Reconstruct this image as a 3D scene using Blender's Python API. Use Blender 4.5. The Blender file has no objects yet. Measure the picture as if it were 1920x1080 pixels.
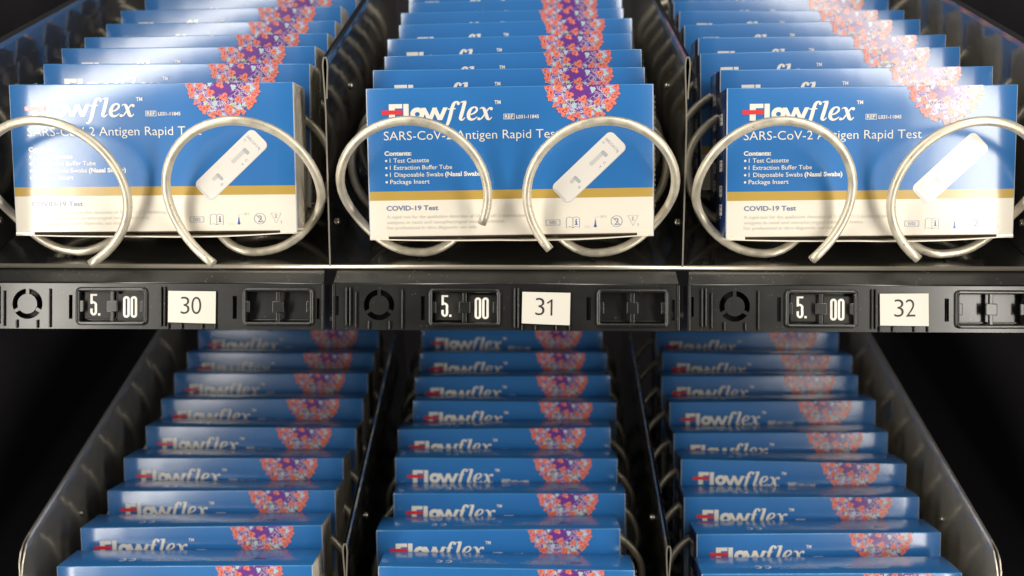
import bpy, bmesh, math, random
from mathutils import Vector, Matrix

random.seed(7)
R = math.radians
scn = bpy.context.scene
COL = scn.collection

# ------------------------------------------------------------------ camera, world, lamps, exposure
TILT = R(17.7)                                   # the trays slope up towards the back of the machine
SHELF = Matrix.Translation((0, 0, 1.3)) @ Matrix.Rotation(TILT, 4, 'X')   # tray frame (x, depth, height) -> world
F_PX, PITCH, YAW, ROLL = 1750.0, R(29.9), R(1.0), R(0.3)
fw = Vector((-math.sin(YAW)*math.cos(PITCH), math.cos(YAW)*math.cos(PITCH), -math.sin(PITCH)))
rt = Vector((math.cos(YAW), math.sin(YAW), 0)); up = rt.cross(fw)
rt, up = rt*math.cos(ROLL) - up*math.sin(ROLL), up*math.cos(ROLL) + rt*math.sin(ROLL)
cd = bpy.data.cameras.new('camera'); cam = bpy.data.objects.new('camera', cd); COL.objects.link(cam)
cm = Matrix((rt, up, -fw)).transposed().to_4x4(); cm.translation = (0.0095, 0, 0)
cam.matrix_world = SHELF @ cm
cd.sensor_width = 36; cd.lens = F_PX/1920*36; cd.clip_start = .01; cd.clip_end = 50
cd.dof.use_dof = True; cd.dof.focus_distance = .425; cd.dof.aperture_fstop = 7.5
scn.camera = cam

world = bpy.data.worlds.new('World'); scn.world = world; world.use_nodes = True
world.node_tree.nodes['Background'].inputs[0].default_value = (.95, .97, 1, 1)
world.node_tree.nodes['Background'].inputs[1].default_value = .038

LAMP_POWER = 7.0
for sx in (-1, 1):                               # the two upright LED strips in the door frame
    ld = bpy.data.lights.new('door_lamp', 'AREA'); ld.shape = 'RECTANGLE'; ld.size = .095; ld.size_y = 1.7
    ld.energy = LAMP_POWER*(.88 if sx > 0 else 1); ld.color = (1, .945, .85)
    lo = bpy.data.objects.new('door_lamp', ld); COL.objects.link(lo)
    lo.location = (.36 if sx > 0 else -.37, .15, 1.58)
    lo.rotation_euler = (Vector((sx*.06, .48, 1.50)) - lo.location).to_track_quat('-Z', 'Y').to_euler()

scn.view_settings.view_transform = 'Standard'; scn.view_settings.look = 'None'
scn.view_settings.exposure = 0; scn.view_settings.gamma = 1; scn.view_settings.use_curve_mapping = False

# ------------------------------------------------------------------ materials
def principled(name):
    m = bpy.data.materials.new(name); m.use_nodes = True
    return m, m.node_tree.nodes, m.node_tree.links, m.node_tree.nodes['Principled BSDF']

def print_mat(name, c, coat=1.0, var=.06):
    m, n, l, b = principled(name)
    tc = n.new('ShaderNodeTexCoord'); no = n.new('ShaderNodeTexNoise'); no.inputs['Scale'].default_value = 55
    no.inputs['Detail'].default_value = 3
    mx = n.new('ShaderNodeMix'); mx.data_type = 'RGBA'
    mx.inputs[6].default_value = (*[v*(1-var) for v in c], 1); mx.inputs[7].default_value = (*[min(1, v*(1+var)) for v in c], 1)
    l.new(tc.outputs['Object'], no.inputs['Vector']); l.new(no.outputs['Fac'], mx.inputs[0]); l.new(mx.outputs[2], b.inputs['Base Color'])
    b.inputs['Roughness'].default_value = .55; b.inputs['Specular IOR Level'].default_value = .25
    b.inputs['Coat Weight'].default_value = coat; b.inputs['Coat Roughness'].default_value = .19; b.inputs['Coat IOR'].default_value = 1.85
    bn = n.new('ShaderNodeTexNoise'); bn.inputs['Scale'].default_value = 38; bn.inputs['Detail'].default_value = 1.5
    bp = n.new('ShaderNodeBump'); bp.inputs['Strength'].default_value = .38; bp.inputs['Distance'].default_value = .0005
    l.new(tc.outputs['Object'], bn.inputs['Vector']); l.new(bn.outputs['Fac'], bp.inputs['Height']); l.new(bp.outputs['Normal'], b.inputs['Coat Normal'])
    return m

def solid(name, c, rough, metal=0.0, spec=.5, noise=0.0, nscale=200.0, stretch=None, bump=0.0, dust=False, coat=0.0):
    m, n, l, b = principled(name)
    b.inputs['Base Color'].default_value = (*c, 1); b.inputs['Roughness'].default_value = rough
    b.inputs['Metallic'].default_value = metal; b.inputs['Specular IOR Level'].default_value = spec
    if coat: b.inputs['Coat Weight'].default_value = coat; b.inputs['Coat Roughness'].default_value = .22; b.inputs['Coat IOR'].default_value = 1.5
    if noise:
        tc = n.new('ShaderNodeTexCoord'); mp = n.new('ShaderNodeMapping'); no = n.new('ShaderNodeTexNoise')
        mp.inputs['Scale'].default_value = stretch or (1, 1, 1); no.inputs['Scale'].default_value = nscale; no.inputs['Detail'].default_value = 4
        l.new(tc.outputs['Object'], mp.inputs['Vector']); l.new(mp.outputs['Vector'], no.inputs['Vector'])
        mr = n.new('ShaderNodeMapRange'); mr.inputs['From Min'].default_value = .3; mr.inputs['From Max'].default_value = .7
        mr.inputs['To Min'].default_value = max(.02, rough-noise); mr.inputs['To Max'].default_value = rough+noise
        l.new(no.outputs['Fac'], mr.inputs['Value']); l.new(mr.outputs['Result'], b.inputs['Roughness'])
        mx = n.new('ShaderNodeMix'); mx.data_type = 'RGBA'
        mx.inputs[6].default_value = (*[v*.72 for v in c], 1); mx.inputs[7].default_value = (*[min(1, v*1.2) for v in c], 1)
        l.new(no.outputs['Fac'], mx.inputs[0]); l.new(mx.outputs[2], b.inputs['Base Color'])
        if dust:
            n2 = n.new('ShaderNodeTexNoise'); n2.inputs['Scale'].default_value = 750; n2.inputs['Detail'].default_value = 1; l.new(tc.outputs['Object'], n2.inputs['Vector'])
            n3 = n.new('ShaderNodeTexNoise'); n3.inputs['Scale'].default_value = 60; l.new(tc.outputs['Object'], n3.inputs['Vector'])
            ad = n.new('ShaderNodeMath'); ad.operation = 'MULTIPLY_ADD'; ad.inputs[1].default_value = .35; l.new(n3.outputs['Fac'], ad.inputs[0]); l.new(n2.outputs['Fac'], ad.inputs[2])
            m2 = n.new('ShaderNodeMapRange'); m2.inputs['From Min'].default_value = .90; m2.inputs['From Max'].default_value = .96; m2.inputs['To Max'].default_value = .7; l.new(ad.outputs[0], m2.inputs['Value'])
            x2 = n.new('ShaderNodeMix'); x2.data_type = 'RGBA'; l.new(m2.outputs['Result'], x2.inputs[0]); l.new(mx.outputs[2], x2.inputs[6]); x2.inputs[7].default_value = (.16, .15, .13, 1)
            l.new(x2.outputs[2], b.inputs['Base Color'])
        if bump:
            bp = n.new('ShaderNodeBump'); bp.inputs['Strength'].default_value = bump; bp.inputs['Distance'].default_value = .0003
            l.new(no.outputs['Fac'], bp.inputs['Height']); l.new(bp.outputs['Normal'], b.inputs['Normal'])
    return m

def lacquer(name, c, rough, ior, metal=.9):
    m, n, l, b = principled(name)
    b.inputs['Base Color'].default_value = (*c, 1); b.inputs['Metallic'].default_value = metal; b.inputs['Roughness'].default_value = rough
    b.inputs['Coat Weight'].default_value = 1; b.inputs['Coat IOR'].default_value = ior
    tc = n.new('ShaderNodeTexCoord'); no = n.new('ShaderNodeTexNoise'); no.inputs['Scale'].default_value = 30; no.inputs['Detail'].default_value = 5
    mr = n.new('ShaderNodeMapRange'); mr.inputs['To Min'].default_value = .05; mr.inputs['To Max'].default_value = .11
    l.new(tc.outputs['Object'], no.inputs['Vector']); l.new(no.outputs['Fac'], mr.inputs['Value']); l.new(mr.outputs['Result'], b.inputs['Coat Roughness'])
    return m

M = dict(
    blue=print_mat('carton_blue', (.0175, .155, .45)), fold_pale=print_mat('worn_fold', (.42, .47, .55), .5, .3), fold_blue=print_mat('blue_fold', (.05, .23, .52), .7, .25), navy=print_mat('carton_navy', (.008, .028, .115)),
    cream=print_mat('carton_white', (.80, .745, .64), .7, .02), gold=print_mat('print_gold', (.50, .325, .065)),
    white=print_mat('print_white', (.82, .78, .70), var=.01), red=print_mat('print_red', (.72, .035, .035)),
    coral=print_mat('print_coral', (.79, .20, .15), var=.15), coral_light=print_mat('print_orange', (.90, .37, .20)),
    coral_dark=print_mat('print_crimson', (.40, .02, .025)), purple=print_mat('print_purple', (.15, .035, .27), var=.2),
    lilac=print_mat('print_lilac', (.40, .27, .55)), cyan=print_mat('print_pale_cyan', (.46, .60, .64), var=.15),
    green=print_mat('print_lime', (.50, .62, .25)), ink=print_mat('print_slate_ink', (.16, .21, .36), .7, .01),
    ink_blue=print_mat('print_blue_ink', (.05, .10, .40), .7, .01), ink_pale=print_mat('print_pale_ink', (.66, .615, .545), .7, .01),
    cassette=print_mat('print_cassette', (.80, .76, .70), var=.01), shade=print_mat('print_cassette_grey', (.60, .59, .575), var=.05),
    shade_dark=print_mat('print_cassette_slate', (.45, .46, .48), var=.05),
    top_ink=print_mat('print_light_blue', (.27, .36, .52), var=.1), dark=print_mat('print_dark', (.02, .03, .06)), slit_shade=solid('carton_slit_shade', (.05, .035, .02), .9, spec=.1),
    steel=solid('wire_steel', (.74, .68, .55), .45, .6, .5, .12, 150, (1, 1, 1), .10, True),
    sheet=lacquer('black_sheet_metal', (.46, .445, .41), .45, 2.4, .75), sheet_mirror=lacquer('polished_side_metal', (.22, .215, .21), .38, 3.6), sheet_dark=lacquer('dark_divider_metal', (.17, .165, .15), .26, 2.0, 1.0), sheet_floor=lacquer('black_floor_metal', (.06, .059, .057), .25, 2.0),
    sheet_edge=solid('bare_sheet_edge', (.62, .57, .47), .3, .8),
    plastic=solid('black_plastic', (.006, .0057, .0052), .42, 0, .5, .06, 45, (1, 1, 1), .05, True, 1.0),
    plastic_dark=solid('recess_plastic', (.010, .010, .010), .42, 0, .4),
    tile=solid('price_tile_black', (.018, .017, .015), .5, 0, .4), tile_white=solid('price_digit_white', (.82, .80, .74), .5),
    paper=solid('paper_card', (.69, .655, .585), .7, 0, .2), number_ink=solid('number_ink', (.02, .02, .02), .6),
    cabinet=solid('cabinet_black', (.045, .042, .05), .55, 0, .4, .08, 12), rivet=solid('rivet_zinc', (.7, .66, .55), .25, .9),
)

# ------------------------------------------------------------------ mesh helpers
class Mesh:
    def __init__(self): self.bm = bmesh.new(); self.mats = []
    def mi(self, key):
        if key not in self.mats: self.mats.append(key)
        return self.mats.index(key)
    def face(self, pts, key):
        f = self.bm.faces.new([self.bm.verts.new(p) for p in pts]); f.material_index = self.mi(key); return f
    def box(self, x0, x1, y0, y1, z0, z1, key, bev=0.0, seg=2, smooth=False):
        g = bmesh.ops.create_cube(self.bm, size=1.0, matrix=Matrix.Translation(((x0+x1)/2, (y0+y1)/2, (z0+z1)/2)) @ Matrix.Diagonal((x1-x0, y1-y0, z1-z0, 1)))
        fs = {f for v in g['verts'] for f in v.link_faces}; i = self.mi(key)
        for f in fs: f.material_index = i
        if bev:
            es = list({e for v in g['verts'] for e in v.link_edges})
            r = bmesh.ops.bevel(self.bm, geom=es, offset=bev, segments=seg, affect='EDGES', profile=.5)
            for f in r['faces']: f.material_index = i; f.smooth = smooth
    def prism(self, pts, y0, y1, key, smooth=False):      # outline in (x, z) extruded from y0 (front) to y1
        n = len(pts)
        a = [self.bm.verts.new((x, y0, z)) for x, z in pts]; b = [self.bm.verts.new((x, y1, z)) for x, z in pts]
        i = self.mi(key); fs = [self.bm.faces.new(a), self.bm.faces.new(b[::-1])]
        for k in range(n): fs.append(self.bm.faces.new((a[k], b[k], b[(k+1) % n], a[(k+1) % n])))
        for f in fs: f.material_index = i
    def tube(self, path, r, key, seg=12, radii=None):
        rings = []; n = len(path); path = [Vector(p) for p in path]; ref = None
        for k in range(n):
            t = (path[min(n-1, k+1)] - path[max(0, k-1)]).normalized()
            if ref is None: ref = t.cross(Vector((0.3, .9, .2))).normalized()
            ref = (ref - t*ref.dot(t)).normalized(); bi = t.cross(ref); rr = radii[k] if radii else r
            rings.append([self.bm.verts.new(path[k] + (ref*math.cos(2*math.pi*j/seg) + bi*math.sin(2*math.pi*j/seg))*rr) for j in range(seg)])
        i = self.mi(key)
        for k in range(n-1):
            for j in range(seg):
                f = self.bm.faces.new((rings[k][j], rings[k][(j+1) % seg], rings[k+1][(j+1) % seg], rings[k+1][j])); f.material_index = i; f.smooth = True
        for rg in (rings[0][::-1], rings[-1]): self.bm.faces.new(rg).material_index = i
    def build(self, name, parent=None, recalc=True, smooth=False, label=None):
        if recalc: bmesh.ops.recalc_face_normals(self.bm, faces=self.bm.faces)
        me = bpy.data.meshes.new(name); self.bm.to_mesh(me); self.bm.free()
        for k in self.mats: me.materials.append(M[k])
        if smooth: me.polygons.foreach_set('use_smooth', [True]*len(me.polygons))
        o = bpy.data.objects.new(name, me); COL.objects.link(o)
        if parent: o.parent = parent
        if label: o['label'] = label
        return o

def thing(name, label, cat, mat, group=None):
    o = bpy.data.objects.new(name, None); COL.objects.link(o); o.empty_display_size = .02
    o.matrix_world = mat; o['label'] = label; o['category'] = cat
    if group: o['group'] = group
    return o

_txt = {}
def text_polys(s, bold=0.0, res=3):
    """outline faces of a line of lettering, in units of its cap height, from x = 0"""
    k = (s, bold, res)
    if k not in _txt:
        c = bpy.data.curves.new('lettering', 'FONT'); c.body = s; c.size = 1; c.offset = bold; c.fill_mode = 'FRONT'; c.resolution_u = res
        o = bpy.data.objects.new('lettering', c); COL.objects.link(o)
        me = o.to_mesh(); v = [tuple(p.co) for p in me.vertices]; f = [tuple(p.vertices) for p in me.polygons]
        o.to_mesh_clear(); bpy.data.objects.remove(o); bpy.data.curves.remove(c)
        x0 = min(p[0] for p in v); x1 = max(p[0] for p in v)
        _txt[k] = ([((p[0]-x0)/(x1-x0), p[1]/.682) for p in v], f)
    return _txt[k]

def catmull(pts, n=6):
    out = []
    P = [pts[0]] + list(pts) + [pts[-1]]
    for i in range(1, len(P)-2):
        for k in range(n):
            t = k/n
            out.append(tuple(.5*((2*b) + (c-a)*t + (2*a-5*b+4*c-d)*t*t + (3*b-a-3*c+d)*t**3) for a, b, c, d in zip(P[i-1], P[i], P[i+1], P[i+2])))
    out.append(tuple(pts[-1])); return out

class Print(Mesh):
    """flat printing; plane() maps millimetres on the panel to a point, lift in hundredths of a millimetre"""
    def __init__(self, plane): super().__init__(); self.plane = plane; self.lift = 0
    def poly(self, uv, key, lift=0):
        try: self.face([self.plane(u, v, lift) for u, v in uv], key)
        except ValueError: pass
    def fan(self, uv, c, key, lift=0, rings=5):
        n = len(uv); P = [[(c[0]+(u-c[0])*k/rings, c[1]+(v-c[1])*k/rings) for u, v in uv] for k in range(1, rings+1)]
        for k in range(n):
            j = (k+1) % n; self.poly([c, P[0][k], P[0][j]], key, lift)
            for A, B in zip(P, P[1:]): self.poly([A[k], B[k], B[j], A[j]], key, lift)
    def rect(self, u0, u1, v0, v1, key, lift=0): self.poly([(u0, v1), (u1, v1), (u1, v0), (u0, v0)], key, lift)
    def frame(self, u0, u1, v0, v1, w, key, lift=0):
        self.rect(u0, u1, v0, v0+w, key, lift); self.rect(u0, u1, v1-w, v1, key, lift)
        self.rect(u0, u0+w, v0+w, v1-w, key, lift); self.rect(u1-w, u1, v0+w, v1-w, key, lift)
    def text(self, s, u0, u1, vb, cap, key, bold=0.0, lift=0, res=3, rot=None):
        v, f = text_polys(s, bold, res); i = self.mi(key)
        pts = [(u0 + x*(u1-u0), vb - y*cap) for x, y in v]
        if rot:
            cu, cv, a = rot; pts = [(cu+(u-cu)*math.cos(a)+(w-cv)*math.sin(a), cv-(u-cu)*math.sin(a)+(w-cv)*math.cos(a)) for u, w in pts]
        bv = [self.bm.verts.new(self.plane(u, w, lift)) for u, w in pts]
        for q in f:
            try: self.bm.faces.new([bv[k] for k in q]).material_index = i
            except ValueError: pass
    def stroke(self, pts, key, lift=0, n=5, closed=False):        # pts = (u, v, width)
        p = catmull(pts, n) if n > 1 else list(pts); L = []; Rr = []; m = len(p)
        for k in range(m):
            a = p[(k-1) % m] if closed else p[max(0, k-1)]; b = p[(k+1) % m] if closed else p[min(m-1, k+1)]
            dx, dy = b[0]-a[0], b[1]-a[1]; d = math.hypot(dx, dy) or 1; h = max(p[k][2], 1e-6)/2
            L.append((p[k][0]-dy/d*h, p[k][1]+dx/d*h)); Rr.append((p[k][0]+dy/d*h, p[k][1]-dx/d*h))
        for k in range(m if closed else m-1): self.poly([L[k], L[(k+1) % m], Rr[(k+1) % m], Rr[k]], key, lift)
    def disc(self, u, v, r, key, lift=0, n=14, r2=None):
        self.poly([(u+r*math.cos(-2*math.pi*k/n), v+(r2 or r)*math.sin(-2*math.pi*k/n)) for k in range(n)], key, lift)
    def ring(self, u, v, r, w, key, lift=0, n=24):
        self.stroke([(u+r*math.cos(2*math.pi*k/n), v+r*math.sin(2*math.pi*k/n), w) for k in range(n)], key, lift, 1, True)

# ------------------------------------------------------------------ the setting: the machine's dark inside
cab = bpy.data.objects.new('vending_cabinet', None); COL.objects.link(cab)
cab.location = (0, .5, .55); cab['label'] = 'dark black inside of the vending machine cabinet around both trays'; cab['category'] = 'cabinet'
for sx in (-1, 1):
    m = Mesh(); m.box(sx*.335-.006, sx*.335+.006, -.25, .75, 0, 1.45, 'cabinet', .002); m.build('side_panel', cab)
    for y, z in ((-.02, .50), (.16, .83), (.30, .62)):
        m = Mesh(); m.tube([(sx*.3292, y, z), (sx*.3275, y, z)], .0025, 'rivet', 12); m.build('screw', cab)
m = Mesh(); m.box(-.329, .329, .735, .75, 0, 1.45, 'cabinet'); m.build('back_panel', cab)
m = Mesh(); m.box(-.329, .329, -.30, .735, 0, .012, 'cabinet'); m.build('bottom_panel', cab)

# ------------------------------------------------------------------ trays
S = .1642                                          # column width
XW = (-1.5*S, -.5*S, .5*S, 1.5*S)
FLOOR, TOP, BACK = -.2085, -.1196, .66
LOW = (0, -.0728, -.2288)                          # the lower tray, seen from the upper one, in the tray frame
def d_front(h, outer):
    if not outer: pts = [(-.2085, .3815), (-.150, .4045), (-.136, .411), (TOP, .4178)]
    else: pts = [(-.2085, .3815), (-.140, .4035), (-.1325, .4065), (-.1262, .4105), (-.1215, .4165), (TOP, .4245)]
    for (h0, d0), (h1, d1) in zip(pts, pts[1:]):
        if h <= h1: return d0+(d1-d0)*(h-h0)/(h1-h0)
    return pts[-1][1]
def wall(parent, x, outer, key):
    """bent sheet with its upper edge folded back on itself"""
    path = [(0, FLOOR+.0004), (0, -.18), (0, -.165), (0, -.150), (-.0001, -.143), (-.0004, -.136), (-.0009, -.1275), (-.0011, -.1235), (-.0009, -.1212), (-.0004, -.1199),
            (.0004, -.1199), (.0009, -.1212), (.0011, -.1235), (.0009, -.1275), (.0005, -.134), (.0005, -.137)]
    w = .00034; L = []; Rr = []
    for k, (a, h) in enumerate(path):
        p, q = path[max(0, k-1)], path[min(len(path)-1, k+1)]; dx, dh = q[0]-p[0], q[1]-p[1]; d = math.hypot(dx, dh)
        L.append((a-dh/d*w, h+dx/d*w)); Rr.append((a+dh/d*w, h-dx/d*w))
    ol = L + Rr[::-1]; m = Mesh(); n = len(ol)
    fr = [m.bm.verts.new((x+a, d_front(h, outer), h)) for a, h in ol]; bk = [m.bm.verts.new((x+a, BACK, h)) for a, h in ol]
    i, e = m.mi(key), m.mi('sheet_edge')
    for k in range(n):
        f = m.bm.faces.new((fr[k], bk[k], bk[(k+1) % n], fr[(k+1) % n]))
        f.material_index = i
    N = len(path)
    for k in range(N-1): m.bm.faces.new((fr[k], fr[k+1], fr[n-2-k], fr[n-1-k])).material_index = e
    return m.build('side_wall' if outer else 'divider', parent)
def make_tray(off, label):
    t = thing('tray', label, 'tray', SHELF @ Matrix.Translation(off), 'sheet metal trays of the machine')
    m = Mesh(); m.box(XW[0], XW[3], .3835, BACK, FLOOR-.001, FLOOR, 'sheet_floor'); m.build('tray_floor', t)
    m = Mesh(); m.tube([(XW[0]+.0005, .3826, FLOOR-.0003), (XW[3]-.0005, .3826, FLOOR-.0003)], .0011, 'sheet_edge', 12); m.build('front_lip', t)
    for k, x in enumerate(XW): wall(t, x, k in (0, 3), 'sheet_dark' if k in (1, 2) else 'sheet' if off[2] else 'sheet_mirror')
    for c in (-1, 0, 1):
        for s in (-1, 1):
            m = Mesh(); m.box(c*S+s*.041-.001+.002*c, c*S+s*.041+.001+.002*c, .388, .3945, FLOOR+.0001, FLOOR+.0004, 'plastic_dark'); m.build('floor_slot', t)
    for k, x in enumerate(XW):
        for s in (-1, 1):
            if (k == 0 and s < 0) or (k == 3 and s > 0): continue
            for d, h in ((.405, -.196), (.47, -.150)):
                m = Mesh(); m.tube([(x+s*.0003, d, h), (x+s*.0012, d, h), (x+s*.0017, d, h)], .002, 'rivet', 12, [.0019, .0017, .0009]); m.build('rivet', t)
    return t
make_tray((0, 0, 0), 'upper black sheet metal tray with three box columns above the price strip')
make_tray(LOW, 'lower black sheet metal tray with three box columns under the price strip')

LEAN = R(25.2); BOX_D, BOX_H = .3842, -.1938      # slant of the boxes; lower front edge of the first one
# ------------------------------------------------------------------ spiral coils
PITCH_C = .0285
def coil_depth(a, h):
    """the wire passes under a box, rises in the slanting gap behind it and drops to the next turn beside it"""
    q = math.degrees(a)
    if q < 270: return .381 + .010*(q+60)/330 + .0075*math.exp(-((q-212)/34)**2) - (.007*(q/60)**2 if q < 0 else 0)
    gap = BOX_D + (h-BOX_H)*math.tan(LEAN) - .0028
    k = math.floor((q-270)/360); q -= 270+360*k
    low = .391 + k*PITCH_C; mid = gap + (k+1)*PITCH_C
    sm = lambda t: (lambda u: u*u*(3-2*u))(min(1, max(0, t)))
    return low + (mid-low)*sm((q-5)/60) if q < 180 else mid + (low+PITCH_C-mid)*sm((q-200)/150)
COLN = ('left', 'middle', 'right'); TRN = ('upper', 'lower')
ENDS = {(-1, -1): -65, (-1, 1): -64, (0, -1): -24, (0, 1): -47, (1, -1): -57, (1, 1): -56}
COIL_DX = {(-1, 1): .0042, (-1, -1): .0015, (0, 1): .0018, (1, -1): -.0022}
for ti, off in enumerate(((0, 0, 0), LOW)):
    for c in (-1, 0, 1):
        for s in (-1, 1):
            t = thing('spiral_coil', 'dull steel spiral coil, %s one of the %s column on the %s tray' % ('left' if s < 0 else 'right', COLN[c+1], TRN[ti]),
                      'coil', SHELF @ Matrix.Translation(Vector((c*S + s*.0415 + (COIL_DX.get((c, s), 0) if ti == 0 else 0), 0, -.172)) + Vector(off)), 'steel spiral coils that push the boxes')
            th0 = R(ENDS[(c, s)]); th1 = 2*math.pi*10.3; n = 560; Rm = .0337; path = []
            for k in range(n+1):
                a = th0 + (th1-th0)*k/n
                hz = (Rm if math.sin(a) < 0 or a < 3.1 else .0240)*math.sin(a); path.append((-s*Rm*math.cos(a), coil_depth(a, hz-.172), hz))
            m = Mesh(); m.tube(path, .00205, 'steel', 12); m.build('wire', t)

# ------------------------------------------------------------------ the carton
W, H, T = .1308, .0676, .0222
def bulge(x, z): return .00022*max(0, 1-(x/.066)**2)*max(0, 1-((z-H/2)/(H/2))**2)
def front(u, v, lift=0):
    x, z = (u-65)*1e-3*W/.130, H-v*1e-3*H/.069
    return (x, -bulge(x, z)-1.1e-4-lift*1e-5, z)
def top_plane(u, v, lift=0): return ((u-65)*1e-3, v*1e-3, H+1e-4+lift*1e-5)       # v = mm behind the front edge
def left_plane(u, v, lift=0): return (-W/2-1e-4-lift*1e-5, u*1e-3, H-v*1e-3)

def carton_mesh(parent):
    m = Mesh(); m.box(-W/2, W/2, 0, T, 0, H, 'blue'); bm = m.bm
    for k in range(1, 14):
        x = -W/2 + W*k/14; bmesh.ops.bisect_plane(bm, geom=bm.verts[:]+bm.edges[:]+bm.faces[:], plane_co=(x, 0, 0), plane_no=(1, 0, 0))
    for z in (.0075, H-.05095, H-.0468, .030, .039, .048, .057):
        bmesh.ops.bisect_plane(bm, geom=bm.verts[:]+bm.edges[:]+bm.faces[:], plane_co=(0, 0, z), plane_no=(0, 0, 1))
    es = [e for e in bm.edges if len(e.link_faces) == 2 and e.calc_face_angle() > 1]
    bmesh.ops.bevel(bm, geom=es, offset=.00045, segments=2, affect='EDGES', profile=.5)
    mi = {k: m.mi(k) for k in ('blue', 'gold', 'cream', 'navy', 'fold_pale', 'fold_blue')}
    for f in bm.faces:
        c = f.calc_center_median(); nn = f.normal; f.smooth = True
        k = 'blue'
        if nn.x > .6: k = 'cream'
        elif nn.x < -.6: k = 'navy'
        elif nn.z < -.5: k = 'cream'
        elif nn.z > .5: k = 'blue'
        elif nn.y < 0: k = 'cream' if c.z < H-.05095 else 'gold' if c.z < H-.0468 else 'blue'
        elif nn.y > .5: k = 'cream' if c.z < H-.05095 else 'blue'
        if abs(c.z-H) < .0005 and abs(abs(c.x)-W/2) < .00046 and c.y < .0006: k = 'cream'          # worn paper corners
        if abs(nn.y) > .2 and nn.y < 0 and abs(nn.x) > .2: k = 'fold_pale'
        elif nn.z > .25 and nn.y < -.25: k = 'fold_blue'
        f.material_index = mi[k]
    for v in bm.verts:
        if v.co.y < 1e-5: v.co.y -= bulge(v.co.x, v.co.z)
    return m.build('carton', parent, smooth=True)

def zl(zx, zy, s, ox, oy):                         # reading of a photo enlargement -> mm on the carton front
    px, py = ox+zx/s, oy+zy/s
    return ((px-689.5)*.2425, (py-(166.3-.0168*(px-690)))*.2404)

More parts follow.
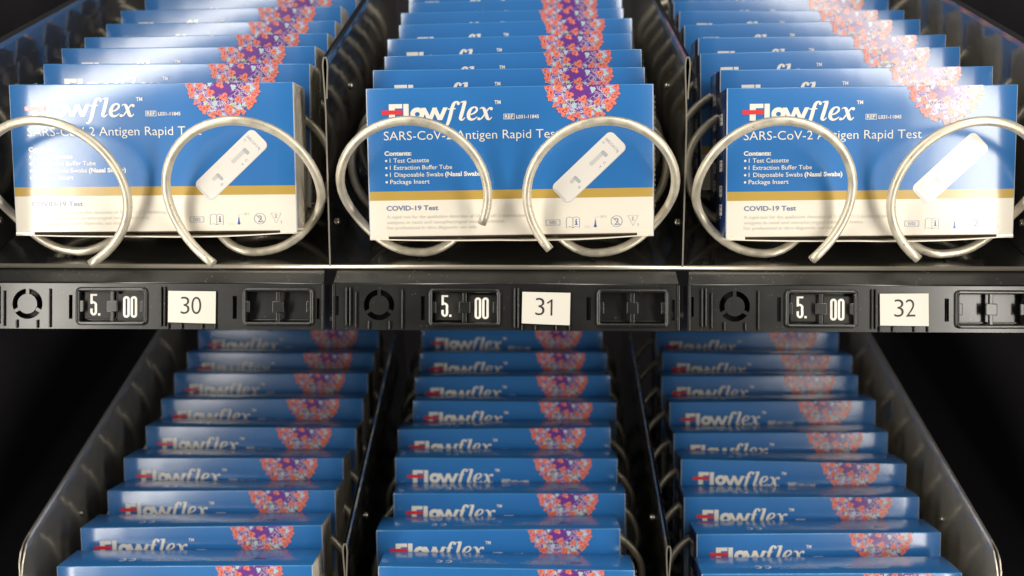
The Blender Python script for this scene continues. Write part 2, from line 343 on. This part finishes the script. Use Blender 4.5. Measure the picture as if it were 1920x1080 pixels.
def lettering(parent):
    p = Print(front); w = 'white'
    vt, vb = 7.4, 15.1
    p.rect(10.3, 13.0, vt, vb, w); p.rect(13.0, 16.4, vt, vt+2.0, w); p.rect(16.9, 19.3, vt, vb, w)          # F l
    p.rect(7.0, 16.4, 10.25, 12.25, 'red', 4)
    p.stroke([(23.2+2.15*math.cos(a), 12.2+2.05*math.sin(a), 2.1) for a in [2*math.pi*k/26 for k in range(26)]], w, 0, 1, True)
    for a, b in (((26.0, 9.3), (28.8, 15.1)), ((31.2, 9.3), (28.8, 15.1)), ((30.9, 9.3), (33.4, 15.1)), ((36.0, 9.3), (33.4, 15.1))):
        h = 1.0
        p.poly([(a[0]-h, a[1]), (b[0]-h, b[1]), (b[0]+h, b[1]), (a[0]+h, a[1])], w, 1)
    q = lambda zx, zy, wd: (*zl(zx, zy, 7.385, 700, 170), wd*.0328)
    p.stroke([q(1205, 192, 26), q(1196, 168, 24), q(1165, 160, 22), q(1135, 188, 42), q(1110, 250, 48), q(1090, 330, 50), q(1066, 415, 48), q(1040, 480, 40), q(1010, 515, 24), q(985, 505, 12)], w)
    p.disc(*zl(1196, 184, 7.385, 700, 170), .75, w, 1)
    p.stroke([q(1048, 264, 16), q(1100, 262, 18), q(1158, 258, 16)], w, 1)
    p.stroke([q(1225, 170, 10), q(1255, 160, 18), q(1310, 150, 8)], w, 1)
    p.stroke([q(1288, 158, 50), q(1262, 260, 50), q(1232, 360, 50), q(1222, 402, 40), q(1250, 415, 22), q(1288, 382, 10)], w)
    p.stroke([q(1330, 345, 14), q(1395, 330, 20), q(1445, 290, 30), q(1448, 250, 30), q(1415, 236, 20), q(1370, 262, 36), q(1338, 325, 50), q(1338, 385, 48), q(1372, 412, 32), q(1420, 400, 20), q(1456, 370, 10)], w)
    p.stroke([q(1490, 262, 10), q(1520, 244, 18), q(1550, 262, 42), q(1575, 330, 50), q(1595, 392, 46), q(1622, 408, 22), q(1658, 376, 10)], w)
    p.stroke([q(1650, 262, 22), q(1632, 246, 20), q(1600, 275, 20), q(1555, 340, 20), q(1510, 398, 20), q(1482, 404, 22)], w, 1)
    p.disc(*zl(1650, 258, 7.385, 700, 170), .72, w, 2); p.disc(*zl(1476, 402, 7.385, 700, 170), .68, w, 2)
    p.text('TM', 58.2, 61.0, 8.1, 1.6, w, .03)
    p.frame(62.2, 67.2, 12.7, 15.2, .22, w); p.text('REF', 62.8, 66.6, 14.75, 1.6, w, .02); p.text('L031-11845', 68.0, 78.2, 14.9, 1.55, w, .02)
    p.text('SARS-CoV-2 Antigen Rapid Test', 7.7, 87.5, 24.0, 4.0, w, -.004)
    p.text('Contents:', 7.8, 20.1, 31.1, 1.95, w, .035)
    for k, (s, e) in enumerate((('1 Test Cassette', 28.0), ('1 Extraction Buffer Tube', 38.5), ('1 Disposable Swabs', 34.4), ('Package Insert', 28.1))):
        v = 34.4+k*3.3; p.disc(8.5, v-.85, .55, w); p.text(s, 10.1, e, v, 1.95, w, .006)
    p.text('(Nasal Swabs)', 35.2, 52.3, 34.4+6.6, 1.95, w, .035)
    p.text('COVID-19 Test', 8.1, 31.7, 56.7, 2.15, 'ink', .02)
    for k, (s, e) in enumerate((('A rapid test for the qualitative detection of SARS-CoV-2 nucleocapsid', 72.5), ('antigens in nasal and nasopharyngeal swab specimens.', 62.2), ('For professional in vitro diagnostic use only.', 49.6))):
        p.text(s, 8.1, e, 60.4+k*2.55, 1.5, 'ink_pale', .008)
    # handling symbols
    p.frame(80.8, 87.3, 62.1, 64.7, .16, 'ink'); p.text('IVD', 82.5, 85.6, 64.1, 1.35, 'ink')
    bk = lambda u, v: (u, v, .16)
    for pts in ([(90.1, 61.5), (91.6, 60.8), (93.1, 61.4), (94.6, 60.8), (96.1, 61.5), (96.1, 66.0), (94.6, 65.4), (93.1, 66.0), (91.6, 65.4), (90.1, 66.0), (90.1, 61.5)], [(93.1, 61.4), (93.1, 66.0)]):
        p.stroke([bk(*a) for a in pts], 'ink', 0, 1)
    p.disc(94.6, 62.3, .34, 'ink_blue'); p.rect(94.35, 94.9, 62.9, 64.5, 'ink_blue'); p.rect(94.0, 95.2, 64.3, 64.65, 'ink_blue', 1); p.rect(94.0, 94.5, 62.9, 63.15, 'ink_blue', 1)
    p.disc(103.3, 65.3, .65, 'ink_blue'); p.poly([(102.9, 65.1), (103.7, 65.1), (103.45, 62.6), (103.15, 62.6)], 'ink_blue', 1)
    p.rect(103.2, 103.4, 61.0, 62.6, 'ink_pale', 1); p.text('2°C', 98.6, 100.9, 66.2, 1.05, 'ink_pale'); p.rect(101.2, 102.4, 65.6, 65.75, 'ink_pale')
    p.text('30°C', 105.6, 108.6, 61.5, 1.05, 'ink_pale'); p.rect(103.9, 105.2, 60.9, 61.05, 'ink_pale')
    p.ring(113.0, 63.2, 2.55, .17, 'ink'); p.text('2', 111.9, 114.1, 64.9, 3.2, 'ink', -.012); p.stroke([(111.2, 61.4, .17), (114.8, 65.0, .17)], 'ink', 2, 1)
    p.stroke([(118.1, 60.6, .17), (122.8, 60.6, .17), (120.45, 65.4, .17)], 'ink', 0, 1, True); p.text('Σ', 119.9, 121.0, 62.9, 1.5, 'ink'); p.rect(122.7, 122.85, 64.2, 65.6, 'ink')
    return p.build('lettering', parent, recalc=False)

def top_print(parent):
    p = Print(top_plane); k = 'top_ink'
    for u in (30.0, 35.0): p.stroke([(u-1.5, 7.2, .5), (u+.4, 7.0, .7), (u+1.4, 8.4, .8), (u+.4, 9.8, .7), (u-1.5, 9.6, .5)], 'white', 0, 5)      # CE mark, read from behind
    rnd = random.Random(3)
    def line(u0, u1, v):
        u = u0
        while u < u1: d = min(u1-u, rnd.uniform(.7, 2.6)); p.rect(u, u+d, v+.55, v, k); u += d+.35
    for i, (a, b) in enumerate(((41, 66), (46, 61.5), (47, 60.5), (48, 59), (47.5, 59.5))): line(a, b, 6.4+i*1.0)
    for i, (a, b) in enumerate(((74, 96), (72, 96), (78, 96), (74.5, 96), (75.5, 96))): line(a, b, 6.4+i*1.0)
    p.rect(98, 104, 10.2, 8.9, 'dark')
    return p.build('top_print', parent)

def virus_print(parent):
    p = Print(front); rnd = random.Random(11)
    z = lambda x, y: zl(x, y, 12, 1020, 150)
    cu, cv = z(880, 130); Rv = 16.6
    cl = lambda pts: [(u, max(v, .12)) for u, v in pts]
    ragged = lambda r, n, a: [(cu+r*(1+rnd.uniform(-a, a))*math.cos(-t), max(.12, cv+r*(1+rnd.uniform(-a, a))*math.sin(-t))) for t in [math.pi*(1.07 + .86*k/(n-1)) for k in range(n)]]
    body = [(cu+r*math.cos(a), max(.12, cv+r*math.sin(a))) for a, r in ((math.pi*k/40, (Rv-1.6)*(1+.02*math.sin(9*k)+rnd.uniform(-.02, .02))) for k in range(41))]
    p.fan(([(cu+Rv-1.6, .12)] + body + [(cu-Rv+1.6, .12)])[::-1], (cu, 4), 'lilac', 0)
    core = [(cu+.6+r*math.cos(a), max(.12, cv-.3+r*math.sin(a))) for a, r in ((math.pi*k/30, 9.8*(1+rnd.uniform(-.06, .06))) for k in range(31))]
    p.fan(([(cu+10.3, .12)] + core + [(cu-9.2, .12)])[::-1], (cu, 3), 'purple', 1)
    def wiggle(r0, r1, key, n, wd, lift):
        for _ in range(n):
            a = rnd.uniform(.03, .97)*math.pi; r = rnd.uniform(r0, r1)*Rv; u, v = cu+r*math.cos(a), cv+r*math.sin(a); pts = []; t = rnd.uniform(0, 6.28)
            for _k in range(5):
                pts.append((u, max(v, .2), wd)); t += rnd.uniform(-1.1, 1.1); u += .75*math.cos(t); v += .75*math.sin(t)
                if v < .2: break
            if len(pts) > 2: p.stroke(pts, key, lift, 3)
    wiggle(.50, .88, 'purple', 120, .34, 2); wiggle(.44, .9, 'white', 130, .17, 3); wiggle(.38, .62, 'lilac', 34, .26, 3); wiggle(.5, .9, 'ink_blue', 26, .24, 3)
    def blob(x, y, s, key, lift, lobes=3, amp=.26, rag=.12, n=24):
        u0, v0 = z(x, y); r = s/12*.2425; ph = rnd.uniform(0, 6.28)
        p.poly(cl([(u0+r*(1-amp+amp*math.cos(lobes*t+ph))*(1+rnd.uniform(-rag, rag))*math.cos(-t), v0+r*(1-amp+amp*math.cos(lobes*t+ph))*(1+rnd.uniform(-rag, rag))*math.sin(-t)) for t in [6.2832*k/n for k in range(n)]]), key, lift)
        return u0, v0, r
    for x, y, s in ((1115, 215, 92), (580, 150, 75), (690, 600, 92), (1240, 680, 105), (265, 190, 70), (290, 440, 70), (1530, 250, 95), (1000, 125, 32), (870, 860, 75), (1060, 490, 50), (480, 590, 70), (1460, 180, 80), (620, 780, 60), (1100, 760, 70), (1330, 620, 60)):
        blob(x, y, s*.8, 'cyan', 4, rnd.choice((3, 5, 6)), .2, .3, 30)
    for x, y, s in ((660, 460, 45), (480, 585, 38), (1100, 640, 42), (1370, 640, 40), (610, 470, 30), (255, 150, 30), (1450, 350, 28)): blob(x, y, s, 'green', 5, 4, .3)
    for x, y, s in ((120, 175, 95), (180, 300, 105), (160, 410, 90), (350, 200, 112), (585, 345, 122), (385, 480, 118), (250, 590, 62), (450, 715, 130), (520, 690, 80), (370, 690, 80),
                    (630, 860, 105), (770, 815, 95), (815, 165, 108), (895, 450, 122), (980, 690, 118), (1030, 790, 85), (1215, 505, 110), (1405, 240, 112), (1640, 150, 95), (1645, 285, 90),
                    (1590, 400, 105), (1440, 490, 118), (1540, 540, 100), (1460, 650, 95), (1215, 785, 95), (880, 930, 95), (1050, 920, 90), (1180, 890, 80), (1330, 790, 70)):
        u0, v0, r = blob(x, y, s*.92, 'coral', 6, 3, .22, .22, 40)
        for _ in range(14):
            a, d = rnd.uniform(0, 6.28), rnd.uniform(.1, .62)*r
            if v0+d*math.sin(a) > .45: p.disc(u0+d*math.cos(a), v0+d*math.sin(a), rnd.uniform(.08, .24)*r*.62, rnd.choice(('coral_light', 'coral_light', 'coral_dark', 'coral')), 7, 6)
        if v0 > .6: p.stroke([(u0-.25*r, v0+.15*r, .12*r), (u0, v0, .2*r), (u0+.2*r, v0-.25*r, .1*r)], 'coral_dark', 8, 2)
    o = p.build('emblem_print', parent, recalc=False); o['label'] = 'printed round purple virus with coral spikes'
    return o

def cassette_print(parent):
    p = Print(front); cu, cv, a = 100.6, 37.9, R(43.5)
    L, Wd, r = 37.6, 11.0, 2.6
    def t(x, y): return (cu + x*math.cos(a)+y*math.sin(a), cv - x*math.sin(a)+y*math.cos(a))     # x along, y across (down)
    def rr(x0, x1, y0, y1, rad, key, lift):
        pts = []
        for cx, cy, a0 in ((x1-rad, y1-rad, 0), (x0+rad, y1-rad, 90), (x0+rad, y0+rad, 180), (x1-rad, y0+rad, 270)):
            for k in range(7): b = R(a0+15*k); pts.append(t(cx+rad*math.cos(b), cy+rad*math.sin(b)))
        p.fan(pts[::-1], t((x0+x1)/2, (y0+y1)/2), key, lift, 6 if x1-x0 > 15 else 2)
    rr(-L/2-.25, L/2+.1, -Wd/2-.05, Wd/2+.35, r, 'shade', 0)
    rr(-L/2, L/2, -Wd/2, Wd/2, r, 'cassette', 2)
    rr(-L/2+.3, -L/2+.9, -Wd/2+1.8, Wd/2-1.8, .25, 'shade', 3)
    rr(1.0, 10.0, -1.3, .6, .5, 'shade', 3); rr(8.4, 10.2, -1.3, 2.1, .6, 'shade_dark', 4)
    rr(-11.2, -7.6, -1.6, .2, .8, 'shade', 3); rr(-8.6, -7.0, -1.6, 2.4, .7, 'shade_dark', 4)
    for x, y, s in ((3.6, 3.5, 'T'), (6.4, 3.5, 'C'), (-9.6, 3.6, 'S')):
        u, v = t(x, y); p.text(s, u-.55, u+.55, v+.6, 1.2, 'ink', 0, 4, 2, (u, v, a-math.pi/2))
    u, v = t(14.6, 0); p.text('SARS-CoV-2 Ag', u-4.2, u+4.2, v+.6, 1.25, 'ink', 0, 4, 2, (u, v, a-math.pi/2))
    u, v = t(12.6, -3.6); p.ring(u, v, .5, .15, 'ink', 4, 10)
    o = p.build('cassette_print', parent, recalc=False); o['label'] = 'printed slanted white test cassette'
    return o

def side_print(parent):
    p = Print(left_plane)
    for v in (13.2, 25.4, 34.5, 46.3, 55.0): p.rect(8.2, 15.0, v-2.6, v+2.6, 'ink_pale'); p.rect(9.2, 14.0, v-1.8, v-1.2, 'ink', 1); p.rect(9.2, 14.0, v+.4, v+.9, 'ink', 1)
    for v in (29.0, 49.5, 58.6): p.rect(10.8, 12.2, v-.5, v+.5, 'top_ink')
    k = 0
    while k < 36: p.rect(4.6, 5.6, 9+k*.8, 9.5+k*.8, 'top_ink'); k += 1
    return p.build('side_print', parent)

def side_flap(parent):
    m = Mesh(); n = 10; x0 = W/2; rows = []
    for k in range(n+1):
        z = .0012 + (.0672-.0012)*k/n; b = .0009*math.sin(math.pi*k/n)
        y0, y1 = .0008, T-.0030
        if k == n: y0, y1 = y0+.0015, y1-.0030
        if k == n-1: y1 -= .0006
        rows.append([(x0+.0002+b*f*.9+.0004*f, y0+(y1-y0)*g, z) for g, f in ((0, 0), (.3, .8), (.65, 1), (.92, .8), (1, .35))])
    V = [[m.bm.verts.new(p) for p in r] for r in rows]; i = m.mi('cream')
    for a, b in zip(V, V[1:]):
        for j in range(4): f = m.bm.faces.new((a[j], a[j+1], b[j+1], b[j])); f.material_index = i; f.smooth = True
    r = bmesh.ops.solidify(m.bm, geom=m.bm.faces[:], thickness=-.0003)
    for k in range(22):
        z = .012+k*.0024
        m.box(x0+.0019, x0+.00205, .0105, .0109, z, z+.0012, 'ink_pale')
    return m.build('side_flap', parent)

def bottom_flap(parent):
    m = Mesh(); n = 26; i = m.mi('cream'); A = []
    for k in range(n+1):
        u = k/n; x = -W/2+.0006+(W-.0012)*u; sag = .0016*math.sin(math.pi*min(1, u*1.05))**.8 * (1-.35*u) + (.0007*math.sin(math.pi*max(0, (u-.45)/.55)) if u > .45 else 0)
        A.append([m.bm.verts.new((x, y, z)) for y, z in ((-.0009, -.0006-sag), (-.0011, -.0011-sag), (.004, -.0012-sag*.7), (T-.001, -.0004), (T-.001, -.0001), (.004, -.0007-sag*.7))])
    for a, b in zip(A, A[1:]):
        for j in range(6): f = m.bm.faces.new((a[j], b[j], b[(j+1) % 6], a[(j+1) % 6])); f.material_index = i; f.smooth = True
    m.bm.faces.new(A[0]).material_index = i; m.bm.faces.new(A[-1][::-1]).material_index = i
    for x0, x1 in ((-W/2+.0002, -W/2+.0088), (W/2-.0078, W/2-.0002)):
        m.box(x0, x1, -.00045, .0008, -.0014, .0003, 'cream', .0002, 1)
    m.box(-W/2+.0089, W/2-.0079, -.0003, .001, -.0006, -.0001, 'slit_shade')  # shadow in the flap's open slit, painted as a dark brown bar
    return m.build('bottom_flap', parent)

def place(c, n, off):
    """n-th box from the front of a column, leaning back against the coil"""
    rn = random.Random(c*97 + n*13 + (500 if off[2] else 0))
    big = 0 if (n == 0 and off[2] == 0) else 1
    dx = rn.uniform(-.0024, .0024)*big; droll = R(rn.uniform(-.85, .85))*big; dyaw = R(rn.uniform(-1.2, 1.2))*big; dl = R(rn.uniform(-1.1, 1.1))*big; dz = rn.uniform(-.0009, .0009)*big*(2 if off[2] else 1)
    X = {-1: .0028, 0: .0027, 1: .0021}[c] if off[2] == 0 else {-1: .0018, 0: -.0022 + .0004*n, 1: .0030}[c]; roll0 = {-1: -.55, 0: -1.0, 1: -.75}[c] if off[2] == 0 else -.2
    loc = Vector((c*S + X + dx, BOX_D + n*PITCH_C, BOX_H + dz + ({-1: .0022, 0: .0009, 1: .0009}[c] if off[2] == 0 else 0))) + Vector(off)
    return SHELF @ Matrix.Translation(loc) @ Matrix.Rotation(-LEAN+dl, 4, 'X') @ Matrix.Rotation(R(roll0)+droll, 4, 'Y') @ Matrix.Rotation(dyaw, 4, 'Z')

ORD = ('front', 'second', 'third', 'fourth', 'fifth', 'sixth', 'seventh', 'eighth', 'ninth', 'tenth')
def box_label(c, n, ti):
    where = 'in %s column of %s tray' % (COLN[c+1], TRN[ti])
    if n == 0: return 'blue rapid test carton at the very front ' + where
    return 'blue rapid test carton %s from the front ' % ORD[n] + where
proto = None
for ti, (off, rows) in enumerate((((0, 0, 0), 8), (LOW, 9))):
    for c in (-1, 0, 1):
        for n in range(rows):
            mw = place(c, n, off)
            if proto is None:
                proto = thing('test_kit_box', box_label(c, n, ti), 'box', mw, 'rapid test kit boxes in the columns')
                carton_mesh(proto); lettering(proto); virus_print(proto); cassette_print(proto); top_print(proto); side_print(proto); side_flap(proto); bottom_flap(proto)
                kids = list(proto.children); continue
            b = proto.copy(); COL.objects.link(b); b.matrix_world = mw; b['label'] = box_label(c, n, ti)
            for k in kids:
                d = k.copy(); COL.objects.link(d); d.parent = b

# ------------------------------------------------------------------ price strips
MM = .2463e-3
RAIL_C = Vector((.0, .0, .0))
ca, sa = math.cos(PITCH), math.sin(PITCH)
def rail_frame(c):
    # front plate faces the viewer's height; origin = crease at the middle of the module
    o = Vector((c*S, .431*ca + .0025*sa, -.431*sa + .0025*ca - .0009))
    return SHELF @ Matrix.Translation(o) @ Matrix.Rotation(-PITCH, 4, 'X')
def X(px): return (px-947)*MM
def Z(py): return (530-py)*MM
RT = .0020
def plate(m, x0, x1, z0, z1, holes, key):
    """front plate with openings, 2 mm thick"""
    xs = sorted({x0, x1, *[h[0] for h in holes], *[h[1] for h in holes]}); zs = sorted({z0, z1, *[h[2] for h in holes], *[h[3] for h in holes]})
    bm = m.bm; V = {}; i = m.mi(key); fs = []
    inside = lambda x, z: any(h[0] < x < h[1] and h[2] < z < h[3] for h in holes)
    g = lambda a, b: V.setdefault((a, b), bm.verts.new((xs[a], 0, zs[b])) if (a, b) not in V else V[(a, b)])
    for a in range(len(xs)-1):
        for b in range(len(zs)-1):
            if not inside((xs[a]+xs[a+1])/2, (zs[b]+zs[b+1])/2):
                f = bm.faces.new((g(a, b), g(a+1, b), g(a+1, b+1), g(a, b+1))); f.material_index = i; fs.append(f)
    ex = bmesh.ops.extrude_face_region(bm, geom=fs)
    for v in ex['geom']:
        if isinstance(v, bmesh.types.BMVert): v.co.y += RT
    return fs
def ring_cell(m, cx, cz, hs, ro, key):
    n = 48; bm = m.bm; i = m.mi(key); P = []
    for k in range(n):
        a = 2*math.pi*k/n + math.pi/n*0; c, s = math.cos(a), math.sin(a); q = hs/max(abs(c), abs(s))
        P.append(((cx+q*c, cz+q*s), (cx+ro*c, cz+ro*s)))
    A = [[bm.verts.new((p[0], y, p[1])) for p, _ in P] for y in (0, RT)]; B = [[bm.verts.new((p[0], y, p[1])) for _, p in P] for y in (0, RT)]
    for k in range(n):
        j = (k+1) % n
        for q in ((A[0][k], A[0][j], B[0][j], B[0][k]), (A[1][k], B[1][k], B[1][j], A[1][j]), (B[0][k], B[0][j], B[1][j], B[1][k])): bm.faces.new(q).material_index = i
def rounded(x0, x1, z0, z1, r, n=5):
    pts = []
    for cx, cz, a0 in ((x1-r, z1-r, 0), (x0+r, z1-r, 90), (x0+r, z0+r, 180), (x1-r, z0+r, 270)):
        for k in range(n+1): b = R(a0+90*k/n); pts.append((cx+r*math.cos(b), cz+r*math.sin(b)))
    return pts
def rim(m, x0, x1, z0, z1, w, r, y0, y1, key):
    """raised rounded frame"""
    o, q = rounded(x0, x1, z0, z1, r), rounded(x0+w, x1-w, z0+w, z1-w, max(r-w, .0004)); b = w*.36; bm = m.bm; i = m.mi(key)
    o2, q2 = rounded(x0+b, x1-b, z0+b, z1-b, r-b*.5), rounded(x0+w-b, x1-w+b, z0+w-b, z1-w+b, max(r-w+b*.5, .0004))
    loops = [[bm.verts.new((x, y, z)) for x, z in L] for L, y in ((o, y1), (o, y0+b), (o2, y0), (q2, y0), (q, y0+b), (q, y1))]; n = len(o)
    for A, B in zip(loops, loops[1:]):
        for k in range(n): f = bm.faces.new((A[k], A[(k+1) % n], B[(k+1) % n], B[k])); f.material_index = i; f.smooth = True

class RailPrint(Print):
    pass
def digits(m, s, x0, z0, h, w, key, y):
    """tall block figures of the price tiles"""
    p = Print(lambda u, v, l=0: (x0+u, y-l*1e-5, z0+h-v)); p.bm.free(); p.bm = m.bm; p.mats = m.mats
    u = 0; t = w*.36
    for ch in s:
        if ch == '5':
            p.rect(u, u+w, 0, t*.8, key); p.rect(u, u+t, t*.8, h*.46, key)
            p.stroke([(u+t*.3, h*.40, t*.8), (u+w*.5, h*.385, t*.85), (u+w-t*.5, h*.47, t), (u+w-t*.5, h*.6, t), (u+w-t*.5, h*.86, t), (u+w*.5, h-t*.42, t*.85), (u+t*.5, h*.86, t), (u+t*.5, h*.68, t)], key, 1, 5)
            u += w*1.16
        elif ch == '0':
            q = [(a+u, b) for a, b in rounded(t/2, w-t/2, t/2, h-t/2, (w-t)/2*.95, 5)]
            p.stroke([(a, b, t) for a, b in q], key, 0, 1, True); u += w*1.13
        elif ch == '.': p.rect(u, u+t*.95, h-t*.95, h, key); u += w*.5
NUM = ('30', '31', '32')
def make_rail(c):
    t = thing('price_strip', ('black plastic price strip in front of the %s column, %s number card 30',
                              'black plastic price strip in front of the %s column, %s number card 31',
                              'black plastic price strip in front of the %s column, %s number card 32')[c+1] % (COLN[c+1], 'holding'), 'price strip', rail_frame(c), 'price strips along the upper tray')
    zb = Z(617); frames = [(X(802), X(938)), (X(1117), X(1253))]; fz = (Z(610), Z(538))
    slots = [(X(628), X(633), Z(590), Z(553)), (X(788), X(795), Z(598), Z(553)), (X(1099), X(1107), Z(597), Z(554)), (X(1258), X(1264), Z(597), Z(558))]
    kx, kz, hs = X(709), Z(570), 33*MM
    holes = slots + [(a+8*MM, b-8*MM, fz[0]+7*MM, fz[1]-7*MM) for a, b in frames] + [(kx-hs, kx+hs, kz-hs, kz+hs)]
    m = Mesh(); plate(m, X(622), X(1272), zb, 0, holes, 'plastic'); ring_cell(m, kx, kz, hs, 28.7*MM, 'plastic')
    # sloping shoulder up to the tray's lip, and the ends
    lipd, liph = .0035, 27*MM
    for (a, b) in (((X(622), 0), (X(1272), 0)),):
        v = [(a[0]+.0002, 0, .0004), (b[0]-.0002, 0, .0004), (b[0]-.0010, .0050, liph), (a[0]+.0012, .0050, liph), (a[0]+.0002, .003, 0), (b[0]-.0002, .003, 0), (b[0]-.0010, .0075, liph), (a[0]+.0012, .0075, liph)]
        for q in ((0, 1, 2, 3), (5, 4, 7, 6), (0, 3, 7, 4), (1, 5, 6, 2), (3, 2, 6, 7), (0, 4, 5, 1)): m.face([v[k] for k in q], 'plastic')
    m.tube([(X(622)+.0006, .0003, .0001), (X(1272)-.0006, .0003, .0001)], .0005, 'plastic', 8)
    for xa in (X(622)-.0002, X(1272)-.0010): m.box(xa, xa+.0012, -.0006, .012, zb+.0002, -.0003, 'plastic', .0003)
    m.box(X(634), X(1262), .0065, .0075, zb+.001, -.001, 'plastic_dark')
    m.build('rail_body', t)
    for px, y0, y1, w in ((648, 537, 609, 3), (655, 537, 609, 3), (666, 545, 613, 2), (753, 541, 615, 2.4), (690, 600, 616, 2.6), (729, 600, 616, 2.6), (964, 537, 612, 3.2), (971, 537, 612, 3.2),
                          (978, 606, 617, 2), (1003, 606, 617, 2.6), (1042, 606, 617, 2.6), (1067, 606, 617, 2)):
        m = Mesh(); m.box(X(px)-w/2*MM, X(px)+w/2*MM, -.0012, .0004, Z(y1)+.0001, Z(y0), 'plastic', w*.42*MM, 3, True); m.build('rib', t)
    m = Mesh(); n = 32; rd = 18.7*MM
    m.prism([(kx+rd*math.cos(2*math.pi*k/n), kz+rd*math.sin(2*math.pi*k/n)) for k in range(n)], -.0002, .0016, 'plastic')
    for a in (90, 210, 330):
        ux, uz = math.cos(R(a)), math.sin(R(a)); px_, pz_ = -uz, ux; w = 3.2*MM
        m.prism([(kx+ux*r_+px_*s_*w, kz+uz*r_+pz_*s_*w) for r_, s_ in ((17*MM, -1), (29.5*MM, -1), (29.5*MM, 1), (17*MM, 1))], .0001, .0014, 'plastic')
    m.build('lock_disc', t)
    for k, (a, b) in enumerate(frames):
        m = Mesh(); rim(m, a, b, fz[0], fz[1], 8*MM, 10*MM, -.0014, .0003, 'plastic')
        mid = (a+b)/2
        m.box(mid-4*MM, mid+4*MM, -.0002, .0012, fz[0]+6*MM, fz[1]-6*MM, 'plastic', .0004, 3, True)
        zc = (fz[0]+fz[1])/2
        for xa, xb in ((mid-11*MM, mid+11*MM), (a+6*MM, a+15*MM), (b-15*MM, b-6*MM)): m.box(xa, xb, -.0005, .0006, zc-11*MM, zc+11*MM, 'plastic', .0004, 3, True)
        fr = m.build('price_window', t)
        m = Mesh(); m.box(a+5*MM, b-5*MM, .0040, .0046, fz[0]+4*MM, fz[1]-4*MM, 'plastic'); m.box(a+9*MM, b-9*MM, .0030, .0040, fz[0]+8.5*MM, fz[0]+12*MM, 'plastic', .0003); m.build('back_plate', fr)
        if k == 0:
            for body, xa, xb, dx, zt, zl_ in (('5.', a+13*MM, mid-4*MM, 13.5*MM, 551, 592), ('00', mid+7*MM, b-9*MM, 14*MM, 555, 596)):
                m = Mesh(); z1, z0 = Z(zt-4), Z(zl_+6); m.box(xa, xb, .0016, .0022, max(z0, fz[0]+8*MM), min(z1, fz[1]-8*MM), 'tile')
                digits(m, body, xa+dx-.0006, Z(zl_), (zl_-zt)*MM, 12.6*MM, 'tile_white', .0015)
                m.build('price_tile', t)
    # paper card slid into its holder
    n = NUM[c+1]
    k = thing('number_card', 'white paper card printed %s in the price strip' % n, 'label', rail_frame(c) @ Matrix.Translation((X(1023), -.0009, Z(575))) @ Matrix.Rotation(R((.5, 1.1, -.6)[c+1]), 4, 'Y') @ Matrix.Translation((-X(1023), 0, -Z(575))), 'numbered cards on the price strips')
    m = Mesh(); x0, x1, z0, z1 = X(978), X(1068), Z(604), Z(545); cols = []
    f = lambda s: -.0010*math.sin(math.pi*s)
    for j in range(13):
        s = j/12; x = x0+(x1-x0)*s; cols.append([m.bm.verts.new((x, f(s)+dy, z)) for z in (z0-.0004*s, z1) for dy in (0, .0002)])
    i = m.mi('paper')
    for A, B in zip(cols, cols[1:]):
        for q in ((A[0], B[0], B[2], A[2]), (A[3], B[3], B[1], A[1]), (A[2], B[2], B[3], A[3]), (A[1], B[1], B[0], A[0])): fc = m.bm.faces.new(q); fc.material_index = i
    m.build('card', k, smooth=False)
    p = Print(lambda u, v, l=0: (x0+u*1e-3, f(u*1e-3/(x1-x0))-.00012-l*1e-5, z1-v*1e-3))
    p.text(n[0], 6.2, 10.3, 10.6, 8.0, 'number_ink', -.012, 0, 6)
    if n[1] == '1': p.stroke([(11.6, 5.0, .6), (13.6, 3.5, .6)], 'number_ink', 1, 1); p.rect(13.2, 13.95, 3.2, 10.6, 'number_ink')
    else: p.text(n[1], 11.3, 15.7, 10.6, 8.0, 'number_ink', -.012, 0, 6)
    p.build('number', k, recalc=False)
for c in (-1, 0, 1): make_rail(c)
